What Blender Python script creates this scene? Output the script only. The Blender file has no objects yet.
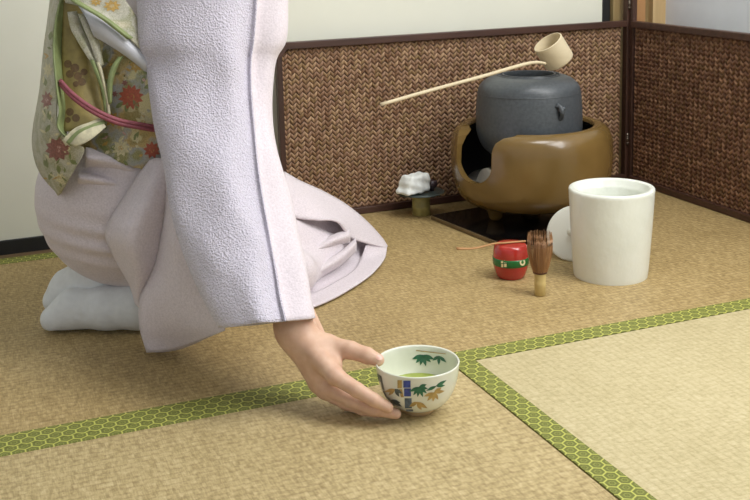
import bpy, bmesh, math, random
import numpy as np
from mathutils import Vector, Matrix, noise
from mathutils.bvhtree import BVHTree
random.seed(7)
PI = math.pi
sc = bpy.context.scene
col = sc.collection

# ------------------------------------------------------------------ camera
F, PY = 1081.4566, 129.7656
PIT, ROL, YAW = map(math.radians, (10.32285, -1.5373, 21.58762))
CH = 0.68
cf = np.array([math.sin(YAW)*math.cos(PIT), math.cos(YAW)*math.cos(PIT), -math.sin(PIT)])
cr = np.array([math.cos(YAW), -math.sin(YAW), 0.0])
cu = np.cross(cr, cf)
cr, cu = math.cos(ROL)*cr+math.sin(ROL)*cu, -math.sin(ROL)*cr+math.cos(ROL)*cu
C0 = np.array([0, 0, CH])
def ray(x, y): return cf+cr*(x-375)/F+cu*(PY-y)/F
def onz(x, y, z=0.0):
    d = ray(x, y); return Vector(C0+d*(z-CH)/d[2])
def at(x, y, Y):
    d = ray(x, y); return Vector(C0+d*Y/d[1])
cam = bpy.data.cameras.new('camera'); co = bpy.data.objects.new('camera', cam); col.objects.link(co)
cam.sensor_width = 36; cam.lens = F/750*36; cam.shift_y = (PY-250)/750
cam.clip_start = .02
co.matrix_world = Matrix(((cr[0], cu[0], -cf[0], 0), (cr[1], cu[1], -cf[1], 0), (cr[2], cu[2], -cf[2], CH), (0, 0, 0, 1)))
sc.camera = co
sc.view_settings.view_transform = 'Standard'; sc.view_settings.look = 'None'
sc.view_settings.gamma = 1; sc.view_settings.exposure = 0.47

# ------------------------------------------------------------------ materials
def lin(c): return tuple((x/255/12.92 if x/255 <= .04045 else ((x/255+.055)/1.055)**2.4) for x in c)+(1,)
class NT:
    def __init__(s, name):
        s.m = bpy.data.materials.new(name); s.m.use_nodes = True
        s.t = s.m.node_tree; s.b = s.t.nodes['Principled BSDF']; s.out = s.t.nodes['Material Output']
        s.tc = None
    def n(s, typ, **kw):
        nd = s.t.nodes.new(typ)
        for k, v in kw.items():
            if k.startswith('i_'): nd.inputs[k[2:].replace('_', ' ')].default_value = v
            elif k[0] == 'i' and k[1:].isdigit(): nd.inputs[int(k[1:])].default_value = v
            else: setattr(nd, k, v)
        return nd
    def l(s, a, b): s.t.links.new(a, b)
    def obj(s, sock='Object'):
        if not s.tc: s.tc = s.n('ShaderNodeTexCoord')
        return s.tc.outputs[sock]
    def map(s, src, scale=(1, 1, 1), rot=(0, 0, 0), loc=(0, 0, 0)):
        m = s.n('ShaderNodeMapping'); m.inputs['Scale'].default_value = scale
        m.inputs['Rotation'].default_value = rot; m.inputs['Location'].default_value = loc
        s.l(src, m.inputs['Vector']); return m.outputs[0]
    def noise(s, vec, scale, detail=3, rough=.5):
        n = s.n('ShaderNodeTexNoise'); n.inputs['Scale'].default_value = scale
        n.inputs['Detail'].default_value = detail; n.inputs['Roughness'].default_value = rough
        s.l(vec, n.inputs['Vector']); return n.outputs['Fac']
    def math(s, op, a, b=None, c=None):
        m = s.n('ShaderNodeMath', operation=op)
        for i, v in enumerate((a, b, c)):
            if v is None: continue
            if isinstance(v, (int, float)): m.inputs[i].default_value = v
            else: s.l(v, m.inputs[i])
        return m.outputs[0]
    def ramp(s, fac, stops):
        r = s.n('ShaderNodeValToRGB'); e = r.color_ramp.elements
        while len(e) < len(stops): e.new(.5)
        for i, (p, c) in enumerate(stops): e[i].position = p; e[i].color = lin(c)
        s.l(fac, r.inputs[0]); return r.outputs[0]
    def mix(s, fac, a, b, mode='MIX'):
        m = s.n('ShaderNodeMix', data_type='RGBA', blend_type=mode)
        if isinstance(fac, (int, float)): m.inputs[0].default_value = fac
        else: s.l(fac, m.inputs[0])
        for i, v in ((6, a), (7, b)):
            if isinstance(v, tuple): m.inputs[i].default_value = v if len(v) == 4 else lin(v)
            else: s.l(v, m.inputs[i])
        return m.outputs[2]
    def color(s, v):
        if isinstance(v, tuple): s.b.inputs['Base Color'].default_value = lin(v)
        else: s.l(v, s.b.inputs['Base Color'])
    def bump(s, h, strength=.5, dist=.001):
        b = s.n('ShaderNodeBump'); b.inputs['Strength'].default_value = strength
        b.inputs['Distance'].default_value = dist; s.l(h, b.inputs['Height']); s.l(b.outputs[0], s.b.inputs['Normal'])
    def set(s, rough=.5, metal=0, spec=None, sheen=0, coat=0, trans=0, sss=0):
        i = s.b.inputs; i['Roughness'].default_value = rough; i['Metallic'].default_value = metal
        if spec is not None: i['Specular IOR Level'].default_value = spec
        i['Sheen Weight'].default_value = sheen; i['Coat Weight'].default_value = coat
        i['Transmission Weight'].default_value = trans
        if sss: i['Subsurface Weight'].default_value = sss; i['Subsurface Radius'].default_value = (.01, .004, .002)
        return s
def plain(name, c, rough=.5, var=.06, scale=30, bump=0, bs=200, **kw):
    m = NT(name); n = m.noise(m.obj(), scale, 4)
    lo = tuple(max(0, int(v*(1-var))) for v in c); hi = tuple(min(255, int(v*(1+var))) for v in c)
    m.color(m.ramp(n, [(.3, lo), (.7, hi)])); m.set(rough=rough, **kw)
    if bump: m.bump(m.noise(m.obj(), bs, 3), bump, .001)
    return m.m

def tatami_mat(name, c1, c2, c3, rush_along_x):
    # rush strands run one way, warp ribs cross them every 13 mm
    m = NT(name); o = m.obj()
    if rush_along_x:   # rotate so that the strands always run along local y
        o = m.map(o, rot=(0, 0, PI/2))
    sep = m.n('ShaderNodeSeparateXYZ'); m.l(o, sep.inputs[0])
    wob = m.math('MULTIPLY', m.noise(o, 40, 2), .004)
    x, y = sep.outputs[0], m.math('ADD', sep.outputs[1], wob)
    row = m.math('FLOOR', m.math('DIVIDE', y, .0128)); colm = m.math('FLOOR', m.math('DIVIDE', m.math('ADD', x, m.math('MULTIPLY', row, .0017)), .0042))
    cv = m.n('ShaderNodeCombineXYZ'); m.l(colm, cv.inputs[0]); m.l(row, cv.inputs[1])
    wn = m.n('ShaderNodeTexWhiteNoise', noise_dimensions='2D'); m.l(cv.outputs[0], wn.inputs['Vector'])
    blk = m.noise(m.map(o, (105, 150, 1)), 1, 3, .7)
    fine = m.noise(m.map(o, (480, 60, 1)), 1, 3, .6)
    big = m.noise(o, 6, 4, .6)
    rib = m.math('ABSOLUTE', m.math('SINE', m.math('MULTIPLY', y, PI/.0128)))
    rib = m.math('POWER', rib, .35)
    f = m.math('ADD', m.math('MULTIPLY', fine, .34), m.math('MULTIPLY', blk, .42))
    f = m.math('ADD', f, m.math('MULTIPLY', wn.outputs['Value'], .09)); f = m.math('ADD', f, m.math('MULTIPLY', rib, .10))
    f = m.math('ADD', f, m.math('MULTIPLY', m.math('SUBTRACT', big, .5), .16))
    c = m.ramp(f, [(.38, c1), (.53, c2), (.70, c3)])
    m.color(c); m.set(rough=.5, spec=.4)
    h = m.math('ADD', m.math('MULTIPLY', rib, .8), m.math('ADD', m.math('MULTIPLY', fine, 1.0), m.math('MULTIPLY', wn.outputs['Value'], .35)))
    m.bump(h, .5, .0008)
    return m.m

def hex_mat(name):
    m = NT(name); o = m.obj(); W = .0185
    s3 = math.sqrt(3)
    p = m.n('ShaderNodeVectorMath', operation='MULTIPLY'); m.l(o, p.inputs[0]); p.inputs[1].default_value = (1/W, 1/W, 0)
    def wrap(off):
        a = m.n('ShaderNodeVectorMath', operation='ADD'); m.l(p.outputs[0], a.inputs[0]); a.inputs[1].default_value = (off[0], off[1], 0)
        w = m.n('ShaderNodeVectorMath', operation='WRAP'); m.l(a.outputs[0], w.inputs[0])
        w.inputs[1].default_value = (.5, s3/2, 1); w.inputs[2].default_value = (-.5, -s3/2, -1)
        ab = m.n('ShaderNodeVectorMath', operation='ABSOLUTE'); m.l(w.outputs[0], ab.inputs[0])
        ln = m.n('ShaderNodeVectorMath', operation='LENGTH'); m.l(ab.outputs[0], ln.inputs[0])
        dt = m.n('ShaderNodeVectorMath', operation='DOT_PRODUCT'); m.l(ab.outputs[0], dt.inputs[0]); dt.inputs[1].default_value = (.5, s3/2, 0)
        sx = m.n('ShaderNodeSeparateXYZ'); m.l(ab.outputs[0], sx.inputs[0])
        return m.math('MAXIMUM', sx.outputs[0], dt.outputs['Value'])
    d = m.math('MINIMUM', wrap((0, 0)), wrap((.5, s3/2)))
    c = m.ramp(d, [(0, (128, 132, 64)), (.12, (88, 94, 46)), (.2, (142, 144, 74)), (.3, (96, 100, 50)), (.425, (108, 112, 54)), (.465, (196, 196, 104))])
    nz = m.noise(o, 900, 2)
    m.color(m.mix(.12, c, m.ramp(nz, [(.3, (40, 50, 20)), (.7, (200, 205, 90))]))); m.set(rough=.6, spec=.3)
    m.bump(m.math('ADD', d, m.math('MULTIPLY', nz, .3)), .3, .0006)
    return m.m

def weave_mat(name, cols):
    m = NT(name); g = m.n('ShaderNodeNewGeometry')
    c = m.ramp(g.outputs['Random Per Island'], [(i/(len(cols)-1), k) for i, k in enumerate(cols)])
    st = m.noise(m.map(m.obj(), (60, 60, 900)), 1, 3)
    c2 = m.mix(m.math('MULTIPLY', st, .35), c, (62, 44, 34))
    m.color(c2); m.set(rough=.6, spec=.3); m.bump(st, .3, .0005)
    return m.m

def wood(name, c1, c2, axis=2, rough=.45, sc_=1.0):
    m = NT(name); s = [60*sc_]*3; s[axis] = 4*sc_
    n = m.noise(m.map(m.obj(), tuple(s)), 1, 4, .6)
    m.color(m.ramp(n, [(.3, c1), (.7, c2)])); m.set(rough=rough); m.bump(n, .15, .0005)
    return m.m

def crepe(name, c, strength=1.0, scale=330, dist=.0016):
    m = NT(name); o = m.obj()
    n = m.noise(o, scale, 2, .6); v = m.n('ShaderNodeTexVoronoi'); v.inputs['Scale'].default_value = scale*.8; m.l(o, v.inputs['Vector'])
    h = m.math('ADD', n, m.math('MULTIPLY', v.outputs['Distance'], .6))
    lo = tuple(int(x*.93) for x in c)
    m.color(m.ramp(n, [(.3, lo), (.65, c)])); m.set(rough=.75, spec=.25, sheen=.25)
    m.bump(h, strength, dist)
    return m.m

M = {}
M['tat_back'] = tatami_mat('tatami_back', (134, 112, 70), (174, 150, 102), (206, 184, 138), False)
M['tat_left'] = tatami_mat('tatami_left', (150, 130, 88), (188, 168, 122), (214, 198, 154), False)
M['tat_right'] = tatami_mat('tatami_right', (174, 160, 118), (196, 182, 141), (211, 199, 162), True)  # paler base colour stands in for the sheen of the turned rush
M['hex'] = hex_mat('green_brocade')
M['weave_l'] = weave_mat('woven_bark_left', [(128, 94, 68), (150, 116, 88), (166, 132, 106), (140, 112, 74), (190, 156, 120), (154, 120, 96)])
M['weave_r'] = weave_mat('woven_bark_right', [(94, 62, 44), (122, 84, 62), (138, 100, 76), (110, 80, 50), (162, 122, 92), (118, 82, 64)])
M['weave_bk'] = plain('weave_gap', (60, 40, 30), .8)
M['frame'] = wood('dark_frame_wood', (58, 36, 28), (84, 56, 44), 0)
M['frame_v'] = wood('dark_frame_wood_v', (54, 34, 26), (80, 52, 40), 2)
M['fusuma'] = plain('fusuma_paper', (230, 230, 214), .85, .012, 6)
M['plaster'] = plain('grey_plaster', (236, 240, 246), .9, .015, 12)
M['black_rail'] = plain('black_lacquer_rail', (32, 32, 32), .5)
M['sill'] = wood('sill_wood', (104, 84, 60), (130, 106, 78), 0)
M['p_olive'] = wood('post_olive', (134, 112, 72), (154, 132, 90), 2)
M['p_brown'] = wood('post_brown', (112, 82, 66), (130, 98, 80), 2)
M['p_orange'] = wood('post_orange', (168, 122, 76), (188, 142, 94), 2)
M['p_light'] = wood('post_light', (190, 160, 112), (208, 180, 132), 2)
M['iron'] = None
m = NT('cast_iron'); o = m.obj(); sp = m.n('ShaderNodeSeparateXYZ'); m.l(o, sp.inputs[0])
ring = m.noise(m.map(o, (3, 3, 420)), 1, 2); n = m.noise(o, 140, 3)
m.color(m.ramp(n, [(.3, (66, 71, 75)), (.7, (80, 85, 89))])); m.set(rough=.42, spec=.6)
m.bump(m.math('ADD', ring, m.math('MULTIPLY', n, .12)), .4, .0007); M['iron'] = m.m
m = NT('furo_glaze'); n = m.noise(m.obj(), 7, 4)
m.color(m.ramp(n, [(.3, (104, 82, 42)), (.7, (126, 100, 56))])); m.set(rough=.24, spec=.5, coat=.25); m.b.inputs['Coat Roughness'].default_value = .08
M['furo'] = m.m
M['soot'] = plain('furo_inside', (22, 18, 15), .8)
M['ash'] = plain('ash', (150, 146, 136), .95, .08, 60, .5, 120)
M['tile'] = plain('white_tile', (196, 190, 176), .6, .05, 40)
M['lacquer'] = plain('black_lacquer', (14, 13, 13), .12, .1, 20, spec=.5)
M['lacq_edge'] = plain('worn_edge', (110, 92, 62), .45, .1, 30)
M['bamboo'] = wood('pale_bamboo', (202, 186, 152), (220, 206, 174), 0, .5, .4)
M['bamboo_g'] = plain('green_bamboo', (160, 150, 92), .4, .12, 45)
M['bamboo_d'] = wood('smoked_bamboo', (158, 112, 68), (188, 142, 92), 0, .45, .4)
M['tine'] = wood('whisk_tines', (124, 84, 52), (176, 132, 88), 2, .45, .5)
M['whisk_h'] = wood('whisk_handle', (190, 166, 104), (208, 186, 126), 2, .4)
M['cloth'] = plain('white_linen', (232, 236, 232), .85, .02, 60, .4, 300)
m = NT('jar_glaze'); n = m.noise(m.obj(), 14, 3)
m.color(m.ramp(n, [(.3, (230, 233, 222)), (.7, (238, 241, 231))])); m.set(rough=.3, spec=.5, coat=.2)
m.bump(m.noise(m.map(m.obj(), (1, 1, .8)), 55, 2), .35, .003); M['jar'] = m.m
M['lid_w'] = plain('lid_glaze', (224, 225, 214), .3, .02, 20)
M['red'] = plain('red_lacquer', (170, 46, 38), .18, .06, 30, coat=.4)
M['green_band'] = plain('green_band', (30, 104, 50), .25, .06, 40)
M['cream'] = plain('cream_paint', (226, 216, 170), .4, .05, 60)
M['bowl'] = plain('bowl_glaze', (226, 228, 212), .22, .03, 25, coat=.3)
M['bowl_foot'] = plain('bowl_foot', (196, 166, 122), .6, .08, 60)
M['tea'] = plain('green_tea', (156, 170, 66), .35, .08, 120)
M['leaf'] = plain('leaf_green_paint', (44, 104, 76), .3, .2, 120)
M['leaf_gold'] = plain('leaf_gold_paint', (176, 148, 88), .3, .12, 120)
M['leaf_grey'] = plain('leaf_grey_paint', (70, 84, 84), .3, .2, 120)
M['blue'] = plain('blue_paint', (52, 70, 142), .3, .25, 160)
M['slate'] = plain('slate_paint', (84, 100, 118), .3, .2, 160)
m = NT('skin'); n = m.noise(m.obj(), 60, 4)
m.color(m.ramp(n, [(.3, (206, 166, 140)), (.7, (220, 184, 158))])); m.set(rough=.5, sss=.12, spec=.4)
m.bump(m.noise(m.obj(), 700, 3), .12, .0006); M['skin'] = m.m
M['nail'] = plain('nail', (228, 184, 166), .28, .02, 50)
M['hair'] = plain('black_hair', (24, 20, 19), .4)
M['kim'] = crepe('kimono_silk', (226, 216, 221), .5, 300, .001)
M['kim_r'] = crepe('kimono_crepe', (222, 216, 229), 1.0, 380, .0028)
M['kim_in'] = crepe('kimono_lining', (214, 192, 198), .4)
M['tabi'] = plain('white_tabi', (228, 231, 232), .85, .02, 80, .3, 500)
m = NT('obi_brocade'); o = m.obj()
n1 = m.noise(o, 22, 3); n2 = m.noise(m.map(o, loc=(3, 1, 5)), 30, 4); th = m.noise(m.map(o, (900, 900, 500)), 1, 1)
c = m.ramp(n1, [(.38, (150, 134, 74)), (.47, (190, 160, 96)), (.56, (160, 164, 170)), (.66, (140, 138, 82))])
c = m.mix(m.ramp(n2, [(.56, (0, 0, 0)), (.6, (255, 255, 255))]), c, (206, 196, 148))
c = m.mix(.2, c, m.ramp(th, [(.35, (90, 84, 50)), (.65, (232, 226, 190))]))
m.color(c); m.set(rough=.5, spec=.4, sheen=.1); m.bump(th, .4, .0006); M['obi'] = m.m
m = NT('obi_silver_brocade'); o = m.obj()
n1 = m.noise(o, 26, 3); th = m.noise(m.map(o, (900, 900, 500)), 1, 1)
c = m.ramp(n1, [(.36, (160, 156, 122)), (.5, (186, 184, 170)), (.6, (148, 150, 116)), (.68, (190, 182, 150))])
c = m.mix(.3, c, m.ramp(th, [(.35, (130, 124, 90)), (.65, (240, 234, 214))]))
m.color(c); m.set(rough=.5, spec=.4); m.bump(th, .4, .0006); M['obi2'] = m.m
M['obi_gold'] = plain('obi_plain_gold', (156, 140, 84), .5, .08, 80, .3, 700)
M['obi_green'] = plain('obi_green_lining', (134, 146, 96), .55, .1, 40)
M['obi_cream'] = plain('obi_cream_edge', (200, 194, 164), .6, .12, 90)
M['satin'] = plain('lavender_satin', (200, 202, 208), .35, .05, 20)
M['cord'] = plain('mauve_cord', (146, 78, 88), .55, .1, 300, .5, 900)
M['f_red'] = plain('thread_red', (168, 86, 64), .5, .1, 300)
M['f_rose'] = plain('thread_rose', (142, 96, 88), .5, .15, 300)
M['f_pink'] = plain('thread_pink', (196, 160, 150), .5, .1, 300)
M['f_cream'] = plain('thread_cream', (204, 196, 158), .5, .1, 300)
M['f_green'] = plain('thread_green', (126, 134, 86), .5, .1, 300)
M['f_brown'] = plain('thread_brown', (112, 88, 56), .5, .1, 300)
M['f_gold'] = plain('thread_gold', (186, 152, 84), .5, .1, 300)

# ------------------------------------------------------------------ mesh helpers
def obj(name, bm, mat, parent=None, smooth=True, loc=None):
    me = bpy.data.meshes.new(name)
    if isinstance(bm, bmesh.types.BMesh):
        bmesh.ops.recalc_face_normals(bm, faces=bm.faces[:]); bm.to_mesh(me); bm.free()
    else: me.from_pydata([tuple(v) for v in bm[0]], [], [tuple(f) for f in bm[1]])
    for mm in (mat if isinstance(mat, (list, tuple)) else [mat]): me.materials.append(mm)
    if smooth: me.polygons.foreach_set('use_smooth', [True]*len(me.polygons))
    me.update()
    o = bpy.data.objects.new(name, me); col.objects.link(o)
    if parent: o.parent = parent
    if loc is not None: o.location = loc
    return o
def sharp(o, ang=35):
    md = o.data
    bm = bmesh.new(); bm.from_mesh(md)
    for e in bm.edges:
        if len(e.link_faces) == 2 and e.calc_face_angle() > math.radians(ang): e.smooth = False
    bm.to_mesh(md); bm.free(); return o
def tag(o, label=None, cat=None, group=None, kind=None):
    for k, v in (('label', label), ('category', cat), ('group', group), ('kind', kind)):
        if v: o[k] = v
    return o
def thing(name, label, cat, loc=(0, 0, 0), group=None):
    o = bpy.data.objects.new(name, None); col.objects.link(o); o.location = loc; o.empty_display_size = .05
    return tag(o, label, cat, group)
def box(bm, lo, hi, bev=0):
    r = bmesh.ops.create_cube(bm, size=1); vs = r['verts']
    lo, hi = Vector(lo), Vector(hi)
    for v in vs: v.co = Vector([(lo[i]+hi[i])/2+v.co[i]*(hi[i]-lo[i]) for i in range(3)])
    if bev:
        es = list({e for v in vs for e in v.link_edges})
        bmesh.ops.bevel(bm, geom=es, offset=bev, segments=2, affect='EDGES', profile=.5)
def lathe(bm, prof, n=64, c=(0, 0, 0), mi=None):
    rings = []
    for r, z in prof:
        if r < 1e-6: rings.append([bm.verts.new((c[0], c[1], c[2]+z))])
        else: rings.append([bm.verts.new((c[0]+r*math.cos(2*PI*k/n), c[1]+r*math.sin(2*PI*k/n), c[2]+z)) for k in range(n)])
    for j, (a, b) in enumerate(zip(rings, rings[1:])):
        for k in range(n):
            k2 = (k+1) % n
            if len(a) == 1 and len(b) == 1: continue
            if len(a) == 1: f = bm.faces.new((a[0], b[k], b[k2]))
            elif len(b) == 1: f = bm.faces.new((a[k], b[0], a[k2]))
            else: f = bm.faces.new((a[k], b[k], b[k2], a[k2]))
            if mi: f.material_index = mi[j]
def catmull(P, n):
    P = [Vector(p) for p in P]; Q = [P[0]*2-P[1]]+P+[P[-1]*2-P[-2]]; out = []
    for i in range(1, len(Q)-2):
        for k in range(n):
            t = k/n; a, b, c, d = Q[i-1], Q[i], Q[i+1], Q[i+2]
            out.append(.5*((2*b)+(c-a)*t+(2*a-5*b+4*c-d)*t*t+(3*b-a-3*c+d)*t**3))
    out.append(P[-1]); return out
def tube(bm, pts, rad, n=12, sub=6, flat=1.0, up=Vector((0, 0, 1))):
    pr = catmull([Vector((*p,)) for p in pts], sub)
    if isinstance(rad, (int, float)): rr = [rad]*len(pr)
    else:
        rr = []
        for i in range(len(pr)):
            t = i/(len(pr)-1)*(len(rad)-1); k = min(int(t), len(rad)-2); rr.append(rad[k]+(rad[k+1]-rad[k])*(t-k))
    rings = []
    for i, p in enumerate(pr):
        t = (pr[min(i+1, len(pr)-1)]-pr[max(i-1, 0)]).normalized()
        s = t.cross(up); s = s.normalized() if s.length > 1e-4 else t.cross(Vector((1, 0, 0))).normalized()
        u = s.cross(t)
        rings.append([bm.verts.new(p+s*math.cos(2*PI*k/n)*rr[i]+u*math.sin(2*PI*k/n)*rr[i]*flat) for k in range(n)])
    for a, b in zip(rings, rings[1:]):
        for k in range(n): bm.faces.new((a[k], a[(k+1) % n], b[(k+1) % n], b[k]))
    bm.faces.new(rings[0][::-1]); bm.faces.new(rings[-1])
def sheet(name, rows, mat, parent, thick=.0025, sub=6, closed=False, wr=0, wsc=12, seed=0, offset=0, matcol=None):
    # rows of control points -> smooth cloth surface with real thickness
    R1 = [catmull(r+[r[0]] if closed else r, sub) for r in rows]
    if closed: R1 = [r[:-1] for r in R1]
    cols_ = [catmull([r[i] for r in R1], sub) for i in range(len(R1[0]))]
    nr, nc = len(cols_[0]), len(cols_)
    bm = bmesh.new(); V = []
    for j in range(nr):
        row = []
        for i in range(nc):
            p = cols_[i][j]
            if wr:
                q = Vector((p.x*wsc*1.6+seed, p.y*wsc, p.z*wsc*.6))
                p = p+Vector((0, -1, 0))*noise.noise(q)*wr
            row.append(bm.verts.new(p))
        V.append(row)
    for j in range(nr-1):
        for i in range(nc if closed else nc-1):
            i2 = (i+1) % nc
            f_ = bm.faces.new((V[j][i], V[j][i2], V[j+1][i2], V[j+1][i]))
            if matcol: f_.material_index = matcol(i/nc)
    o = obj(name, bm, mat, parent)
    if thick:
        md = o.modifiers.new('thickness', 'SOLIDIFY'); md.thickness = thick; md.offset = offset
    return o
# ---- signed distance bodies, meshed with surface nets
def surfnet(f, lo, hi, h):
    lo = np.array(lo, float); n = [int(math.ceil((hi[i]-lo[i])/h))+1 for i in range(3)]
    ax = [lo[i]+h*np.arange(n[i]) for i in range(3)]
    P = np.stack(np.meshgrid(*ax, indexing='ij'), -1)
    D = f(P); S = D < 0
    cs = np.zeros([k-1 for k in n], int); acc = np.zeros([k-1 for k in n]+[3]); cnt = np.zeros([k-1 for k in n])
    corners = [(a, b, c) for a in (0, 1) for b in (0, 1) for c in (0, 1)]
    sl = lambda c: tuple(slice(c[i], n[i]-1+c[i]) for i in range(3))
    for a in corners:
        for k in range(3):
            if a[k]: continue
            b = list(a); b[k] = 1
            da, db = D[sl(a)], D[sl(b)]; cr_ = (da < 0) != (db < 0)
            t = np.where(cr_, da/np.where(cr_, da-db, 1), 0)
            pos = np.zeros(da.shape+(3,)); pos[...] = a; pos[..., k] += t
            acc += pos*cr_[..., None]; cnt += cr_
    act = cnt > 0; idx = -np.ones(cnt.shape, int); idx[act] = np.arange(act.sum())
    cell = np.argwhere(act); V = lo+h*(cell+acc[act]/cnt[act][:, None])
    Fs = []
    for k in range(3):
        i1, i2 = (k+1) % 3, (k+2) % 3
        s0 = [slice(None)]*3; s1 = [slice(None)]*3; s0[k] = slice(0, n[k]-1); s1[k] = slice(1, n[k])
        a, b = S[tuple(s0)], S[tuple(s1)]
        E = np.argwhere(a != b)
        E = E[(E[:, i1] > 0) & (E[:, i2] > 0) & (E[:, i1] < n[i1]-1) & (E[:, i2] < n[i2]-1)]
        ins = S[E[:, 0], E[:, 1], E[:, 2]]
        def q(d1, d2):
            e = E.copy(); e[:, i1] -= d1; e[:, i2] -= d2; return idx[e[:, 0], e[:, 1], e[:, 2]]
        Q = np.stack([q(1, 1), q(0, 1), q(0, 0), q(1, 0)], 1)
        Q[~ins] = Q[~ins][:, ::-1]; Fs.append(Q)
    Fq = np.concatenate(Fs)
    # light smoothing
    for _ in range(2):
        s = np.zeros_like(V); c = np.zeros(len(V))
        for i in range(4):
            a, b = Fq[:, i], Fq[:, (i+1) % 4]
            np.add.at(s, a, V[b]); np.add.at(s, b, V[a]); np.add.at(c, a, 1); np.add.at(c, b, 1)
        V = .5*V+.5*s/c[:, None]
    return V.tolist(), Fq.tolist()
def cone(P, a, b, ra, rb):
    a, b = np.array(a, float), np.array(b, float); ba = b-a
    t = np.clip(((P-a)@ba)/(ba@ba), 0, 1)
    return np.linalg.norm(P-a-t[..., None]*ba, axis=-1)-(ra+(rb-ra)*t)
def ell(P, c, r, rot=None):
    q = P-np.array(c, float)
    if rot is not None: q = q@np.array(rot)
    r = np.array(r, float); k0 = np.linalg.norm(q/r, axis=-1); k1 = np.linalg.norm(q/(r*r), axis=-1)
    return k0*(k0-1)/np.maximum(k1, 1e-9)
def smin(a, b, k):
    h = np.clip(.5+.5*(b-a)/k, 0, 1); return b+(a-b)*h-k*h*(1-h)
def chain(P, pts, rs, k=.004):
    d = None
    for i in range(len(pts)-1):
        c = cone(P, pts[i], pts[i+1], rs[i], rs[i+1]); d = c if d is None else smin(d, c, k)
    return d
def decal(o, polys, off=.0006, cuts=2):
    # painted / woven motifs laid on an existing surface as thin faces of the same mesh; polys: (list of (px,py), material slot)
    dg = bpy.context.evaluated_depsgraph_get(); dg.update()
    if o.modifiers:
        nm = bpy.data.meshes.new_from_object(o.evaluated_get(dg)); o.modifiers.clear(); o.data = nm; dg.update()
    ev = o.evaluated_get(dg); tr = BVHTree.FromObject(ev, dg)
    mw = o.matrix_world.copy(); inv = mw.inverted()
    org = inv @ Vector(C0)
    base = bmesh.new(); base.from_mesh(o.data)
    for poly, mi in polys:
        q = bmesh.new(); q.faces.new([q.verts.new((p[0], p[1], 0)) for p in poly])
        bmesh.ops.triangulate(q, faces=q.faces[:])
        for _ in range(cuts): bmesh.ops.subdivide_edges(q, edges=q.edges[:], cuts=1, use_grid_fill=True)
        mp = {}
        for v in q.verts:
            d = (inv.to_3x3() @ Vector(ray(v.co.x, v.co.y))).normalized()
            h = tr.ray_cast(org, d)
            if h[0] is None: continue
            nrm = h[1] if h[1].dot(d) < 0 else -h[1]
            mp[v] = base.verts.new(h[0]+nrm*off)
        for f in q.faces:
            if all(v in mp for v in f.verts):
                g = base.faces.new([mp[v] for v in f.verts]); g.material_index = mi; g.smooth = True
        q.free()
    base.to_mesh(o.data); base.free(); o.data.update()
def leaf2(cx, cy, ang, L, W):
    a = math.radians(ang); ux, uy = math.cos(a), -math.sin(a); vx, vy = -uy, ux; pts = []
    for t, w in ((0, .15), (.25, .8), (.5, 1), (.75, .6), (1, 0)): pts.append((cx+ux*L*t+vx*W*w/2, cy+uy*L*t+vy*W*w/2))
    for t, w in ((.75, .6), (.5, 1), (.25, .8), (0, .15)): pts.append((cx+ux*L*t-vx*W*w/2, cy+uy*L*t-vy*W*w/2))
    return pts
def disc2(cx, cy, rx, ry, n=10, a0=0): return [(cx+rx*math.cos(2*PI*k/n+a0), cy+ry*math.sin(2*PI*k/n+a0)) for k in range(n)]
def quad2(x0, y0, x1, y1, sk=0): return [(x0, y0), (x1, y0), (x1+sk, y1), (x0+sk, y1)]
def flower2(cx, cy, R, n, mi, mc, sq=1.0, w=.5):
    out = []
    for k in range(n):
        a = 360*k/n+11
        p = leaf2(0, 0, a, R, R*w); out.append(([(cx+x, cy+y*sq) for x, y in p], mi))
    out.append((disc2(cx, cy, R*.28, R*.28*sq, 8), mc)); return out

# ------------------------------------------------------------------ setting
WY, RX = 2.466, 1.816
bm = bmesh.new(); box(bm, (-1.6, -.6, -.12), (2.0, 2.6, -.056)); tag(obj('floor', bm, M['sill'], smooth=False), kind='structure')
bm = bmesh.new(); box(bm, (-1.6, WY, .03), (1.637, WY+.03, 2.3)); tag(obj('wall_back', bm, M['fusuma'], smooth=False), kind='structure')
bm = bmesh.new(); box(bm, (-1.6, WY-.006, -.056), (1.637, WY+.03, .03), .002); tag(obj('baseboard_back', bm, M['black_rail'], smooth=False), kind='structure')
bm = bmesh.new(); box(bm, (-1.6, 2.423, -.056), (1.637, WY-.006, -.002), .001); tag(obj('trim_1', bm, M['sill'], smooth=False), kind='structure')
bm = bmesh.new(); box(bm, (1.637, WY-.004, -.056), (1.659, WY+.03, 2.3)); tag(obj('trim_2', bm, M['black_rail'], smooth=False), kind='structure')
bm = bmesh.new(); box(bm, (1.659, WY-.02, -.056), (1.700, WY+.04, 2.3), .002); tag(obj('trim_3', bm, M['p_olive'], smooth=False), kind='structure')
bm = bmesh.new(); box(bm, (1.70, WY-.004, -.056), (1.728, WY+.04, 2.3), .001); tag(obj('trim_4', bm, M['p_brown'], smooth=False), kind='structure')
bm = bmesh.new(); box(bm, (1.727, WY-.03, -.056), (1.754, WY+.04, 2.3), .001); tag(obj('trim_5', bm, M['p_orange'], smooth=False), kind='structure')
bm = bmesh.new(); box(bm, (1.754, WY-.006, -.056), (1.781, WY+.04, 2.3), .001); tag(obj('trim_6', bm, M['p_olive'], smooth=False), kind='structure')
bm = bmesh.new(); box(bm, (1.781, WY-.026, -.056), (1.90, WY+.04, 2.3), .001); tag(obj('trim_7', bm, M['p_light'], smooth=False), kind='structure')
bm = bmesh.new(); box(bm, (RX+.006, .3, -.056), (RX+.05, WY-.026, 2.3)); tag(obj('wall_right', bm, M['plaster'], smooth=False), kind='structure')

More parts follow.
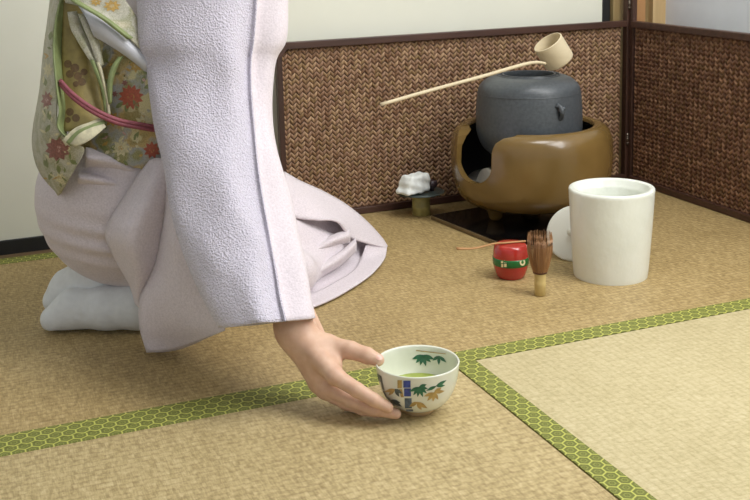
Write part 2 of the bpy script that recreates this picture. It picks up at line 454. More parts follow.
def mat_thing(x0, x1, y0, y1, mat, label, borders):
    t = thing('tatami_mat', label, 'tatami mat', ((x0+x1)/2, (y0+y1)/2, -.055))
    bm = bmesh.new(); box(bm, (x0+.0008-(x0+x1)/2, y0+.0008-(y0+y1)/2, 0), (x1-.0008-(x0+x1)/2, y1-.0008-(y0+y1)/2, .055), .0012)
    obj('rush_surface', bm, mat, t, smooth=False)
    for bx0, bx1, by0, by1 in borders:
        bm = bmesh.new(); box(bm, (bx0-(x0+x1)/2, by0-(y0+y1)/2, .0535), (bx1-(x0+x1)/2, by1-(y0+y1)/2, .0558), .0007)
        obj('cloth_border', bm, M['hex'], t, smooth=False)
    return t
YB = 1.4735
mat_thing(-.35, 1.815, YB, 2.423, M['tat_back'], 'long straw tatami mat under the kneeling person and tea utensils',
          [(-.35, 1.815, YB, YB+.0425), (-.35, .66, 2.379, 2.4225)])
mat_thing(-1.6, .7045, .5, YB-.0008, M['tat_left'], 'tan straw tatami mat in front of the tea bowl, front left',
          [(-1.6, .7045, YB-.0245, YB-.0008)])
mat_thing(.7055, 1.62, -.4, YB-.0008, M['tat_right'], 'paler straw tatami mat at the front right corner',
          [(.7055, .7455, -.4, YB-.0012)])
bm = bmesh.new(); box(bm, (-1.65, -.6, -.056), (-1.6, WY, 2.3)); tag(obj('wall_left', bm, M['plaster'], smooth=False), kind='structure')
bm = bmesh.new(); box(bm, (-1.65, -.6, 2.3), (RX+.05, WY+.03, 2.34)); tag(obj('ceiling', bm, M['plaster'], smooth=False), kind='structure')
# floor boards beyond the mats are outside the picture

# ------------------------------------------------------------------ folding screen
def weave_panel(L, Hh):
    bm = bmesh.new(); cw, rh = .0088, .0118; nc = int(L/cw); nr = int(Hh/rh); cw = L/nc
    us = (0, .22, .5, .78, 1); prof = {0: 0, .22: .0022, .5: .0032, .78: .0022, 1: 0}
    for c in range(nc):
        s = 1 if c % 2 else -1
        for r in range(-1, nr+1):
            dz = rh*.75*s; w0 = random.uniform(.04, .1); w1 = random.uniform(.84, .92); jz = random.uniform(-.0005, .0005); hh = random.uniform(.8, 1.15)
            G = []
            for u in us:
                row = []
                for v in (0, .3, .7, 1):
                    x = c*cw+(u*1.08-.04)*cw; z = r*rh+(w0+(w1-w0)*v)*rh+(u-.5)*dz+jz
                    h = (prof[u]+.0012)*(0.25 if v in (0, 1) else 1)*hh-.0006
                    row.append(bm.verts.new((min(max(x, 0), L), -h, min(max(z, 0), Hh))))
                G.append(row)
            for i in range(4):
                for k in range(3):
                    q = (G[i][k], G[i+1][k], G[i+1][k+1], G[i][k+1])
                    zs = [v.co.z for v in q]
                    if max(zs)-min(zs) > 1e-5: bm.faces.new(q).smooth = True
    n0 = len(bm.faces)
    box(bm, (0, .0004, 0), (L, .006, Hh))   # backing board
    bm.faces.ensure_lookup_table()
    for f in bm.faces[n0:]: f.material_index = 1
    return bm
sc_t = thing('folding_screen', 'low brown woven two panel folding screen behind the kettle', 'screen', (1.687, 2.42, .0009))
SY = 2.42; HT = .433; fw = .0165
def rel(o): return o
# left panel: x from .745 to 1.68 at Y=2.42
xl, xr = .713, 1.679; cut = .021
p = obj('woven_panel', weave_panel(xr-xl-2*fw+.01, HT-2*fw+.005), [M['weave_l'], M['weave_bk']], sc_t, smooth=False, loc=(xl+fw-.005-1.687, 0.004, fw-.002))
# keep the corner chamfer clear of the weave
bmm = bmesh.new(); bmm.from_mesh(p.data)
ox, oz = xl+fw-.005, fw-.002
dead = [v for v in bmm.verts if (v.co.x+ox-xl)+(HT-(v.co.z+oz)) < cut+.026 and v.co.y < .0001]
bmesh.ops.delete(bmm, geom=dead, context='VERTS'); bmm.to_mesh(p.data); bmm.free()
def bar(name, a, b, w, d, mat):
    # bar in the panel plane from a to b (local coordinates)
    bm = bmesh.new(); a, b = Vector(a), Vector(b); t = (b-a).normalized(); L = (b-a).length
    box(bm, (0, -d/2, -w/2), (L, d/2, w/2), .0015)
    ang = math.atan2(t.z, t.x)
    if abs(t.y) > .5: rot = Matrix.Rotation(-PI/2, 4, 'Z')
    else: rot = Matrix.Rotation(-ang, 4, 'Y')
    bmesh.ops.transform(bm, matrix=Matrix.Translation(a) @ rot, verts=bm.verts[:])
    return obj(name, bm, mat, sc_t, smooth=False)
X = lambda x: x-1.687
bar('top_rail', (X(xl+cut+.004), 0, HT-fw/2), (X(xr), 0, HT-fw/2), fw, .018, M['frame'])
bar('bottom_rail', (X(xl), 0, fw/2), (X(xr), 0, fw/2), fw, .018, M['frame'])
bar('side_post', (X(xl+fw*.4), 0, 0), (X(xl+fw*.4), 0, HT-cut-.01), fw*.8, .018, M['frame_v'])
bar('corner_rail', (X(xl+fw*.35), 0, HT-cut-.012), (X(xl+cut+.006), 0, HT-fw*.42), fw*.75, .0178, M['frame'])
bar('hinge_post', (X(xr+.006), 0, 0), (X(xr+.006), 0, .52), .0135, .020, M['frame_v'])
# right panel: along Y at X=1.687
yl, yr = 2.40, 1.42
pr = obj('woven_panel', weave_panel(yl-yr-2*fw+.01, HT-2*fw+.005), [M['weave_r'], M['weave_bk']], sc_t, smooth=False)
pr.location = (.003, yl-fw+.005-2.42, fw-.002); pr.rotation_euler = (0, 0, -PI/2)
bar('hinge_post', (.0045, -.0185, 0), (.0045, -.0185, .52), .0125, .014, M['frame_v'])
def bary(name, y0, y1, z, w):
    bm = bmesh.new(); box(bm, (-.008, y1-2.42, z-w/2), (.010, y0-2.42, z+w/2), .0015); return obj(name, bm, M['frame'], sc_t, smooth=False)
bary('top_rail', yl-.004, yr, HT-fw/2+.0, fw); bary('bottom_rail', yl-.004, yr, fw/2, fw)
bm = bmesh.new(); box(bm, (-.008, yr-.012-2.42, 0), (.010, yr-2.42, HT), .0015); obj('side_post', bm, M['frame_v'], sc_t, smooth=False)
for hz in (.115, .478):
    bm = bmesh.new()
    lathe(bm, [(0, -.016), (.0028, -.016), (.0028, .016), (0, .016)], 12, (-.0045, -.0125, hz))
    for k in (-.011, 0, .011): lathe(bm, [(0, -.002), (.0036, -.002), (.0036, .002), (0, .002)], 12, (-.0045, -.0125, hz+k))
    obj('hinge', bm, plain('hinge_metal', (120, 108, 96), .35, metal=.8), sc_t)

# ------------------------------------------------------------------ brazier, kettle and board
d1 = Vector((.125, -.992, 0)); e1 = Vector((.992, .125, 0)); P1 = Vector((1.043, 2.288, .0009)); S = .335
bt = thing('brazier_board', 'square black lacquered board under the brown brazier', 'board', tuple(P1+(d1+e1)*S/2))
ang = math.atan2(e1.y, e1.x); bt.rotation_euler = (0, 0, ang)
bm = bmesh.new(); box(bm, (-S/2, -S/2, 0), (S/2, S/2, .009), .001); obj('board_body', bm, M['lacq_edge'], bt, smooth=False)
bm = bmesh.new(); box(bm, (-S/2+.002, -S/2+.002, .0086), (S/2-.002, S/2-.002, .0105), .0006); obj('lacquered_top', bm, M['lacquer'], bt, smooth=False)

FC = Vector((1.258, 2.185, .0116)); FZ = FC.z
ft = thing('brazier', 'round brown glazed brazier with a cut-out front opening', 'brazier', tuple(FC))
outer = [(.0, .030), (.08, .030), (.125, .032), (.155, .042), (.176, .066), (.185, .100), (.1885, .135), (.1885, .165), (.186, .190), (.179, .207), (.167, .217), (.155, .221)]
oc = [Vector((r, z, 0)) for r, z in outer]; oc = catmull(oc, 4); outer = [(max(p.x, 0), p.y) for p in oc]
inner = [(.146, .219), (.143, .212), (.160, .200), (.174, .180), (.177, .140), (.170, .100), (.150, .075), (.12, .056), (.0, .052)]
bm = bmesh.new(); lathe(bm, outer+inner, 128, mi=[0]*(len(outer)+1)+[1]*(len(inner)-1))
body = obj('brazier_body', bm, [M['furo'], M['soot']], ft)
# cut the front opening
phi = math.radians(-120-45.5)
def ucut():
    bm = bmesh.new(); pts = []
    hw = .052; zb = .105
    for k in range(0, 17):
        a = PI+PI*k/16; pts.append((math.cos(a)*hw, zb+.045+math.sin(a)*.045))
    pts += [(hw*1.0, .185), (hw+.004, .203), (hw+.014, .214), (hw+.03, .2185), (hw+.03, .30), (-hw-.03, .30), (-hw-.03, .2185), (-hw-.014, .214), (-hw-.004, .203), (-hw, .185)]
    A = [bm.verts.new((.05, y, z)) for y, z in pts]; B = [bm.verts.new((.30, y*1.25, z)) for y, z in pts]
    bm.faces.new(A[::-1]); bm.faces.new(B)
    for k in range(len(A)): bm.faces.new((A[k], A[(k+1) % len(A)], B[(k+1) % len(A)], B[k]))
    bmesh.ops.rotate(bm, verts=bm.verts[:], cent=(0, 0, 0), matrix=Matrix.Rotation(phi, 3, 'Z'))
    return bm
cutter = obj('cutter', ucut(), M['furo'], ft, smooth=False)
bo = body.modifiers.new('cut', 'BOOLEAN'); bo.operation = 'DIFFERENCE'; bo.object = cutter; bo.solver = 'EXACT'
bv = body.modifiers.new('soft', 'BEVEL'); bv.width = .003; bv.segments = 3; bv.limit_method = 'ANGLE'; bv.angle_limit = math.radians(50)
dg = bpy.context.evaluated_depsgraph_get(); dg.update()
nm = bpy.data.meshes.new_from_object(body.evaluated_get(dg)); body.modifiers.clear(); body.data = nm
bpy.data.objects.remove(cutter)
sharp(body, 60)
for k in range(3):
    a = math.radians(-120+60+120*k); bm = bmesh.new()
    lathe(bm, [(0, 0), (.014, 0), (.017, .006), (.02, .02), (.03, .038), (0, .042)], 20, (math.cos(a)*.095, math.sin(a)*.095, 0))
    obj('foot', bm, M['furo'], ft)
V = []
bm = bmesh.new(); prof = [(0, .098), (.05, .096), (.10, .088), (.14, .084), (.155, .088), (.15, .075), (.0, .06)]
lathe(bm, prof, 48)
for v in bm.verts: v.co.z += .006*noise.noise(v.co*30)
tag(obj('ash_bed', bm, M['ash'], ft), kind='stuff')
bm = bmesh.new()   # pale half-round tile standing in the ash by the opening
A = []; Bv = []
for k in range(13):
    a = PI*k/12; A.append(bm.verts.new((.128, math.cos(a)*.034, .088+math.sin(a)*.036))); Bv.append(bm.verts.new((.122, math.cos(a)*.034, .088+math.sin(a)*.036)))
bm.faces.new(A); bm.faces.new(Bv[::-1])
for k in range(13): bm.faces.new((A[k], A[(k+1) % 13], Bv[(k+1) % 13], Bv[k]))
for v in bm.verts: v.co.x += -.30*(v.co.z-.088); v.co = Matrix.Rotation(phi-.25, 3, 'Z') @ v.co
obj('ash_tile', bm, M['tile'], ft, smooth=False)

KZ = .155
kt = thing('iron_kettle', 'large black cast iron kettle sitting in the brown brazier', 'kettle', (FC.x-.005, FC.y+.001, KZ))
def kprof(pts, n=5):
    c = catmull([Vector((r, z, 0)) for r, z in pts], n); return [(max(p.x, 0), p.y) for p in c]
kp = kprof([(0, 0), (.07, .002), (.105, .02), (.1215, .055), (.1235, .09), (.1225, .12), (.1195, .150), (.1135, .169), (.096, .184), (.074, .191)])
kp += [(.0735, .1925), (.070, .1925), (.069, .189), (.064, .1885), (.062, .194), (.058, .194), (.057, .187), (.060, .175), (.09, .165), (.105, .14), (.105, .09), (0, .085)]
bm = bmesh.new(); lathe(bm, kp, 96); kb = obj('kettle_body', bm, M['iron'], kt); sharp(kb, 50)
bm = bmesh.new(); lathe(bm, [(.1185, .1505), (.1205, .152), (.1182, .1535)], 96); obj('shoulder_ridge', bm, M['iron'], kt)
bm = bmesh.new(); lathe(bm, [(0, 0), (.1, 0), (.1, .001), (0, .001)], 32, (0, 0, .135)); obj('water', bm, plain('dark_water', (16, 18, 18), .05), kt)
# lug: px 557,103
for s in (1, -1):
    a = math.radians(-120+34) if s == 1 else math.radians(-120+34+180)
    bm = bmesh.new(); n_ = Vector((math.cos(a), math.sin(a), 0)); t_ = Vector((-n_.y, n_.x, 0)); c = n_*.121+Vector((0, 0, .122))
    tube(bm, [c+t_*-.006+Vector((0, 0, .015)), c+n_*.008+t_*-.002+Vector((0, 0, .008)), c+n_*.011+Vector((0, 0, -.002)), c+n_*.006+t_*.002+Vector((0, 0, -.014)), c+t_*.001+Vector((0, 0, -.018))], [.004, .0055, .006, .005, .0055], 10, 5)
    tube(bm, [c+t_*-.004+Vector((0, 0, .002)), c+n_*.006+t_*.007+Vector((0, 0, .005)), c+t_*.011+Vector((0, 0, .004))], [.004, .005, .003], 10, 5)
    tube(bm, [c+t_*-.01+Vector((0, 0, .010)), c+n_*.004+t_*-.005+Vector((0, 0, .012)), c+Vector((0, 0, .012))], [.003, .004, .003], 8, 4)
    obj('lug', bm, M['iron'], kt)

# ladle resting on the kettle mouth
tc_ = -Vector(cf); RI, UP = Vector(cr), Vector(cu)
la = at(560, 60, 2.115)
axis = (RI*-.55+UP*.76+tc_*.36).normalized()
lt = thing('bamboo_ladle', 'long handled pale bamboo ladle lying across the kettle mouth', 'ladle', (FC.x-.02, FC.y-.04, KZ+.197))
def frame(axis, ref):
    z = axis.normalized(); x = (ref-z*ref.dot(z)).normalized(); y = z.cross(x); return Matrix((x, y, z)).transposed()
cupM = frame(axis, RI)
bm = bmesh.new(); R_ = .0350; Lc = .058
lathe(bm, [(0, 0), (R_*.9, 0), (R_*.97, .002), (R_, .006), (R_*1.0, Lc-.001), (R_-.001, Lc), (R_-.003, Lc), (R_-.0035, Lc-.002), (R_-.004, .006), (0, .005)], 48)
base_c = at(560, 62, 2.12)
lo_ = Vector(lt.location)
bmesh.ops.transform(bm, matrix=Matrix.Translation(base_c-lo_) @ cupM.to_4x4(), verts=bm.verts[:])
cup = obj('ladle_cup', bm, M['bamboo'], lt); sharp(cup, 40)
bm = bmesh.new()
hp = [at(381, 104.5, 2.02), at(430, 90.5, 2.04), at(482, 76.5, 2.06), at(520, 65.5, 2.075), at(535, 62.5, 2.08), at(545, 63.5, 2.085)]
tube(bm, [h-lo_ for h in hp], [.0050, .0052, .0054, .0056, .005, .0045], 8, 6, .75)
obj('ladle_handle', bm, M['bamboo'], lt)

# lid rest, iron lid, folded cloth
RP = (1.043, 2.343)
rt = thing('bamboo_lid_rest', 'short green bamboo ring stand holding the kettle lid', 'lid rest', (*RP, 0))
bm = bmesh.new(); lathe(bm, [(.021, 0), (.0225, .001), (.022, .018), (.0232, .020), (.022, .022), (.0222, .049), (.021, .0505), (.0175, .0505), (.0168, .049), (.0168, .0015), (.0175, 0), (.021, 0)], 48)
obj('bamboo_ring', bm, M['bamboo_g'], rt)
kl = thing('kettle_lid', 'dark iron kettle lid resting on the bamboo stand', 'lid', (RP[0]-.004, RP[1]-.004, .0508))
bm = bmesh.new(); lathe(bm, [(0, 0), (.03, 0), (.045, .003), (.058, .006), (.059, .008), (.057, .009), (.04, .0075), (0, .007)], 64); obj('lid_plate', bm, plain('lid_bronze', (74, 86, 84), .3, metal=.3), kl)
bm = bmesh.new(); lathe(bm, [(0, .006), (.005, .007), (.0055, .013), (.012, .018), (.0145, .025), (.012, .032), (.004, .035), (0, .0352)], 32, (.030, -.004, 0)); obj('knob', bm, plain('knob_bronze', (58, 44, 48), .4), kl)
# cloth: a puffy folded linen bundle
def cloth(P):
    c = np.array([1.020, 2.330, .0835]); Rz = Matrix.Rotation(.38, 3, 'Z')
    q = (P-c)@np.array(Rz); z = q[..., 2:3]
    q2 = np.abs(q-z*np.array([.25, 0, 0]))-np.array([.036-.007, .022-.007, .0215-.007])+z*np.array([.16, .12, 0])
    d = np.linalg.norm(np.maximum(q2, 0), axis=-1)+np.minimum(q2.max(-1), 0)-.007
    return d+.0012*np.sin(q[..., 0]*110+q[..., 2]*120)+.0009*np.sin(q[..., 2]*300+q[..., 0]*90)+.0008*np.sin(q[..., 0]*260-q[..., 1]*200)
tag(obj('linen_cloth', surfnet(cloth, (.96, 2.27, .055), (1.08, 2.39, .115), .0015), M['cloth']), 'small folded white linen cloth lying on the kettle lid', 'cloth')

# ------------------------------------------------------------------ water jar and lid
JC = (1.186, 1.747)
jt = thing('water_jar', 'tall open white glazed ceramic water jar on the tatami', 'jar', (*JC, 0))
jp = kprof([(0, .002), (.055, .002), (.0695, .0), (.0722, .003), (.0745, .03), (.078, .08), (.0808, .13), (.0828, .169)], 5)
jp += [(.0832, .174), (.0822, .1775), (.080, .1785), (.074, .1785), (.0715, .176), (.0705, .169), (.066, .165), (.0645, .16), (.0615, .06), (.055, .014), (0, .012)]
bm = bmesh.new(); lathe(bm, jp, 96); j = obj('jar_body', bm, M['jar'], jt); sharp(j, 55)
bm = bmesh.new(); lathe(bm, [(0, 0), (.061, 0), (.061, .001), (0, .001)], 48, (0, 0, .115)); obj('water', bm, plain('clear_water', (190, 198, 182), .04), jt)
# lid leans on the jar's left side
nl = Vector((-.72, -.55, .42)).normalized()
lc = at(574, 233, 1.875); rl = .058
ll = thing('jar_lid', 'round white ceramic lid leaning against the water jar', 'lid', (lc.x, lc.y, 0))
bm = bmesh.new(); lathe(bm, [(0, 0), (rl-.006, 0), (rl, .002), (rl+.001, .004), (rl-.001, .0058), (rl-.007, .006), (.02, .008), (0, .0085)], 72)
lathe(bm, [(0, .008), (.005, .008), (.0055, .013), (.009, .017), (.009, .020), (0, .0225)], 24)
Ml = frame(nl, Vector((0, 0, 1))).to_4x4()
bmesh.ops.transform(bm, matrix=Ml, verts=bm.verts[:])
zmin = min(v.co.z for v in bm.verts)
bmesh.ops.translate(bm, vec=(0, 0, -zmin), verts=bm.verts[:])
obj('lid_disc', bm, M['lid_w'], ll)

# ------------------------------------------------------------------ tea caddy, scoop, whisk
NC = (1.003, 1.822)
nt = thing('tea_caddy', 'small round red lacquered tea caddy with a green band', 'tea caddy', (*NC, 0))
npf = kprof([(0, .001), (.021, .001), (.0245, 0), (.029, .006), (.0330, .018), (.0352, .030), (.0355, .038)], 4)
bm = bmesh.new(); lathe(bm, npf, 64); obj('caddy_body', bm, M['red'], nt)
bm = bmesh.new(); lathe(bm, [(.0340, .0275), (.0353, .0278), (.0359, .033), (.0361, .039), (.0360, .0432), (.034, .0435)], 64); band = obj('green_band', bm, [M['green_band'], M['cream']], nt)
lp = kprof([(.0355, .038), (.0352, .050), (.0338, .060), (.0315, .0655), (.027, .0685), (.014, .0696), (0, .0698)], 4)
bm = bmesh.new(); lathe(bm, lp, 64); obj('caddy_lid', bm, M['red'], nt)
mk = []
for q in (quad2(501, 261, 503.2, 263.2), quad2(504, 260.6, 506.4, 263.0), quad2(501.2, 264, 503.4, 267.2), quad2(504.2, 263.8, 506.6, 267), quad2(500.6, 267.0, 507, 268.1)): mk.append((q, 1))
for k in range(12):
    a, b = 2*PI*k/12, 2*PI*(k+1)/12
    mk.append(([(522.4+2.8*math.cos(a), 262.2+3.6*math.sin(a)), (522.4+2.8*math.cos(b), 262.2+3.6*math.sin(b)), (522.4+1.3*math.cos(b), 262.2+1.7*math.sin(b)), (522.4+1.3*math.cos(a), 262.2+1.7*math.sin(a))], 1))
bpy.context.view_layer.update(); decal(band, mk, .0003, 0)

zt = .0645
a_ = onz(457, 250.5, .073); b_ = onz(525.5, 241.0, .0715)
st = thing('tea_scoop', 'thin brown bamboo tea scoop lying across the red caddy', 'tea scoop', (NC[0], NC[1], .070))
so = Vector(st.location); bm = bmesh.new(); m1 = onz(474, 248.2, .073); m2 = onz(494, 244.2, .0735); m3 = onz(505, 242.8, .0722)
tube(bm, [a_-so+Vector((0, 0, .004)), m1-so, m2-so+Vector((0, 0, .0012)), m3-so, b_-so], [.0052, .0038, .0036, .0034, .0032], 8, 6, .5)
obj('scoop_body', bm, M['bamboo_d'], st)

CC = (.998, 1.70)
wt = thing('bamboo_whisk', 'bamboo tea whisk standing upright beside the red caddy', 'whisk', (*CC, 0))
bm = bmesh.new(); lathe(bm, [(0, .002), (.008, .002), (.0088, 0), (.0108, .001), (.0108, .020), (.0112, .0215), (.0112, .0245), (.0108, .026), (.0112, .04), (.0118, .046), (0, .047)], 32); obj('handle', bm, M['whisk_h'], wt)
bm = bmesh.new(); lathe(bm, [(.0118, .046), (.0132, .044), (.0138, .047), (.013, .050), (.0122, .0495)], 32); obj('binding_thread', bm, plain('thread', (96, 60, 44), .7), wt)
def tines(n, r0, r1, r2, h, tw, name):
    bm = bmesh.new()
    for k in range(n):
        a = 2*PI*k/n+random.uniform(-.03, .03); c = Vector((math.cos(a), math.sin(a), 0)); j = random.uniform(.92, 1.06)
        tube(bm, [c*r0+Vector((0, 0, .044)), c*(r0+(r1-r0)*.55)+Vector((0, 0, .062)), c*r1*j+Vector((0, 0, .088)), c*r1*1.0*j+Vector((0, 0, h-.008)), c*r2*j+Vector((0, 0, h+random.uniform(-.002, .002)))], [.0009, .0009, .0008, .0007, .0004], 5, 3)
    return tag(obj(name, bm, M['tine'], wt), kind='stuff')
tines(44,   .0118, .0225, .0215, .121, .001, 'outer_tines'); tines(30, .0085, .011, .006, .106, .001, 'inner_tines')

# ------------------------------------------------------------------ tea bowl
BC = (.587, 1.343)
bt_ = thing('tea_bowl', 'white tea bowl painted with bamboo leaves, held by the right hand', 'bowl', (*BC, 0))
bo_ = kprof([(.0205, .006), (.028, .0085), (.041, .017), (.0515, .033), (.0575, .052), (.0603, .073)], 5)
bi_ = [(.0605, .0745), (.0596, .0758), (.058, .0745)]+kprof([(.0575, .073), (.0545, .052), (.0485, .035), (.037, .020), (.02, .0125), (0, .0115)], 4)
bm = bmesh.new(); lathe(bm, bo_+bi_, 96); bowl = obj('bowl_body', bm, [M['bowl'], M['leaf'], M['leaf_gold'], M['leaf_grey'], M['blue'], M['slate']], bt_)
bm = bmesh.new(); lathe(bm, [(.0, .008), (.017, .008), (.018, 0), (.0215, 0), (.0225, .001), (.0225, .0095), (.02, .0105)], 48); obj('foot_ring', bm, M['bowl_foot'], bt_)
bm = bmesh.new(); lathe(bm, [(0, 0), (.0478, 0), (.0487, .0006), (.0478, .0010), (0, .001)], 64, (0, 0, .0355)); tea = tag(obj('green_tea', bm, M['tea'], bt_), kind='stuff')
D = []
for a, L in ((200, 13), (228, 12), (255, 12), (285, 13), (318, 12), (340, 14)): D.append((leaf2(423, 355, a if a else 0, L*.9, 4.2), 1))
for a, L in ((215, 8), (270, 9), (320, 10)): D.append((leaf2(439, 356, a, L, 3.4), 1))
D.append(([(416, 350), (446, 353.5), (446, 354.3), (416, 350.9)], 2))
decal(bowl, D, .0005, 1)
D = []
D.append((quad2(403.4, 380.5, 410.6, 387.5), 4)); D.append((quad2(404.2, 388.2, 411, 396.2), 4)); D.append((quad2(404.6, 398, 411.6, 408, .4), 5)); D.append((quad2(406, 409, 413, 413, .5), 5))
D.append((quad2(397.6, 380, 402, 388), 2)); D.append(([(399, 389), (402, 389), (404, 397), (401, 397)], 2))
D.append(([(377, 373), (381.5, 376), (384.5, 390), (380.5, 388)], 3)); D.append(([(380.8, 389), (384.8, 391), (387, 397), (384, 396)], 3))
for a, L in ((205, 12), (235, 11), (262, 11), (292, 12), (322, 11), (350, 10), (20, 9)): D.append((leaf2(419, 387, a, L*.9, 3.6), 1))
for a, L in ((200, 12), (230, 12), (262, 10), (300, 9), (10, 12), (35, 10)): D.append((leaf2(434, 392.5, a, L*.9, 3.6), 2))
for a, L in ((30, 12), (5, 9), (205, 11)): D.append((leaf2(436, 386, a, L, 3.2), 1))
for a, L in ((195, 11), (225, 9), (330, 9), (300, 9)): D.append((leaf2(395, 389, a, L, 3.4), 3 if a > 250 else 2))
for a, L in ((160, 8), (200, 7), (330, 13), (345, 10), (300, 8)): D.append((leaf2(391, 400, a, L, 3.4), 3))
for a, L in ((330, 12), (300, 9), (210, 9)): D.append((leaf2(417, 402, a, L, 4), 2))
decal(bowl, D, .0005, 1)

# ------------------------------------------------------------------ person
# body: one figure (head, torso, arms, legs) kneeling; the right arm reaches down to the bowl
W_ = at(294.5, 331, 1.447)          # wrist
EL = Vector((.405, 1.685, .365)); SH = Vector((.43, 1.80, .585))
def body_sdf(P):
    d = cone(P, (.30, 1.92, .20), (.36, 1.88, .42), .13, .105)
    d = smin(d, cone(P, (.36, 1.88, .42), (.42, 1.85, .58), .105, .115), .04)
    d = smin(d, cone(P, (.43, 1.80, .585), (.46, 1.96, .60), .05, .05), .05)
    d = smin(d, cone(P, (.45, 1.845, .62), (.50, 1.82, .70), .045, .042), .03)
    d = smin(d, ell(P, (.55, 1.80, .80), (.085, .072, .105)), .02)
    d = smin(d, ell(P, (.625, 1.775, .785), (.02, .012, .018)), .012)
    d = smin(d, cone(P, SH, EL, .045, .036), .03); d = smin(d, cone(P, EL, W_+(EL-W_)*.40, .034, .027), .02)
    d = smin(d, cone(P, (.46, 1.96, .60), (.44, 2.05, .39), .045, .036), .03); d = smin(d, cone(P, (.44, 2.05, .39), (.46, 2.0, .29), .036, .025), .02)
    d = smin(d, ell(P, (.475, 1.985, .265), (.03, .028, .03)), .015)
    for hip, kn, an in (((.36, 1.89, .14), (.53, 1.90, .058), (.30, 1.875, .055)), ((.38, 1.98, .14), (.61, 2.01, .055), (.28, 1.98, .05))):
        d = smin(d, cone(P, hip, kn, .07, .034), .02); d = smin(d, cone(P, kn, an, .038, .028), .015)
    d = smin(d, cone(P, (.30, 1.875, .05), (.18, 1.91, .036), .022, .014), .01); d = smin(d, cone(P, (.28, 1.98, .05), (.2, 1.99, .06), .022, .015), .01)
    return d
bd = surfnet(body_sdf, (.05, 1.40, .005), (.90, 2.20, .95), .008)
# right hand and forearm, fine
def A3(x, y, Y): return at(x, y, Y)
fing = {
 'index': [A3(322, 364, 1.388), A3(335, 376, 1.368), A3(357, 390, 1.338), A3(374, 400, 1.322), A3(388, 407.5, 1.314)],
 'middle': [A3(320, 370, 1.405), A3(329, 388, 1.392), A3(353, 401.5, 1.357), A3(375, 409.5, 1.330), A3(396, 413.8, 1.316)],
 'ring': [A3(314, 366, 1.415), A3(325, 390, 1.402), A3(345, 402, 1.372), A3(363, 409, 1.350), A3(378, 412.5, 1.338)],
 'little': [A3(310, 362, 1.428), A3(317, 384, 1.418), A3(333, 397, 1.396), A3(346, 404.5, 1.382), A3(358, 409, 1.372)],
 'thumb': [A3(303, 342, 1.440), A3(327, 346, 1.418), A3(350, 350, 1.392), A3(367, 355.5, 1.374), A3(378, 360, 1.362)]}
frad = {'index': (.013, .0122, .0104, .0094, .0076), 'middle': (.013, .0118, .0098, .0090, .0074), 'ring': (.013, .012, .0102, .0092, .0075), 'little': (.012, .011, .009, .0082, .007), 'thumb': (.0155, .0150, .0125, .0118, .0092)}
def hand_sdf(P):
    fa = W_+(EL-W_)*.52
    d = cone(P, fa, W_, .0275, .0235)
    # flatten the wrist: palm mass
    palm = None
    for k in ('index', 'middle', 'ring', 'little'):
        c = cone(P, W_+Vector((0, 0, 0)), fing[k][1], .0195 if k != 'little' else .017, frad[k][1]*1.02)
        palm = c if palm is None else smin(palm, c, .014)
    d = smin(d, palm, .02)
    d = smin(d, chain(P, [fing['thumb'][0], fing['thumb'][1], fing['thumb'][2]], (.019, .0162, .0125), .008), .018)
    d = smin(d, chain(P, fing['thumb'][2:], frad['thumb'][2:], .003), .005)
    # web between thumb and index
    d = smin(d, cone(P, A3(330, 354, 1.408), A3(335, 366, 1.388), .010, .010), .012)
    fg = None
    for k in ('index', 'middle', 'ring', 'little'):
        c = chain(P, fing[k][1:], frad[k][1:], .003); fg = c if fg is None else np.minimum(fg, c)
    d = smin(d, fg, .006)
    # knuckle bumps
    for k in ('index', 'middle', 'ring'):
        p = Vector(fing[k][1])+Vector((-.3, -.8, .35)).normalized()*.003
        d = smin(d, np.linalg.norm(P-np.array(p), axis=-1)-frad[k][1]*.85, .006)
    return d
allp = [p for k in fing for p in fing[k]]+[W_]
lo = [min(p[i] for p in allp)-.03 for i in range(3)]; hi = [max(p[i] for p in allp)+.03 for i in range(3)]
lo[2] = .0005; hi[1] += .12; hi[2] += .14; lo[0] -= .04
hd = surfnet(hand_sdf, lo, hi, .0014)
# join the fine forearm to the body's upper arm inside the sleeve
CJ = W_+(EL-W_)*.48; NJ = (EL-W_).normalized()
def cutmesh(vf, keep_up, off):
    bm = bmesh.new(); vs = [bm.verts.new(v) for v in vf[0]]
    for f in vf[1]: bm.faces.new([vs[i] for i in f])
    c = CJ+NJ*off
    fs = [f for f in bm.faces if (f.calc_center_median()-c).length < .11]
    g = list({v for f in fs for v in f.verts})+list({e for f in fs for e in f.edges})+fs
    bmesh.ops.bisect_plane(bm, geom=g, plane_co=c, plane_no=NJ, clear_inner=keep_up, clear_outer=not keep_up)
    bm.verts.index_update(); V_ = [tuple(v.co) for v in bm.verts]; F_ = [[v.index for v in f.verts] for f in bm.faces]; bm.free(); return V_, F_
bd = cutmesh(bd, True, .012); hd = cutmesh(hd, False, 0)
nb = len(bd[0]); bj = bmesh.new(); vs = [bj.verts.new(v) for v in list(bd[0])+list(hd[0])]
for f in list(bd[1])+[[i+nb for i in f] for f in hd[1]]: bj.faces.new([vs[i] for i in f])
bmesh.ops.bridge_loops(bj, edges=[e for e in bj.edges if e.is_boundary])
bj.normal_update()
person = obj('person', bj, [M['skin'], M['nail']])
tag(person, 'kneeling person in pale lavender kimono reaching right hand to the tea bowl', 'person')
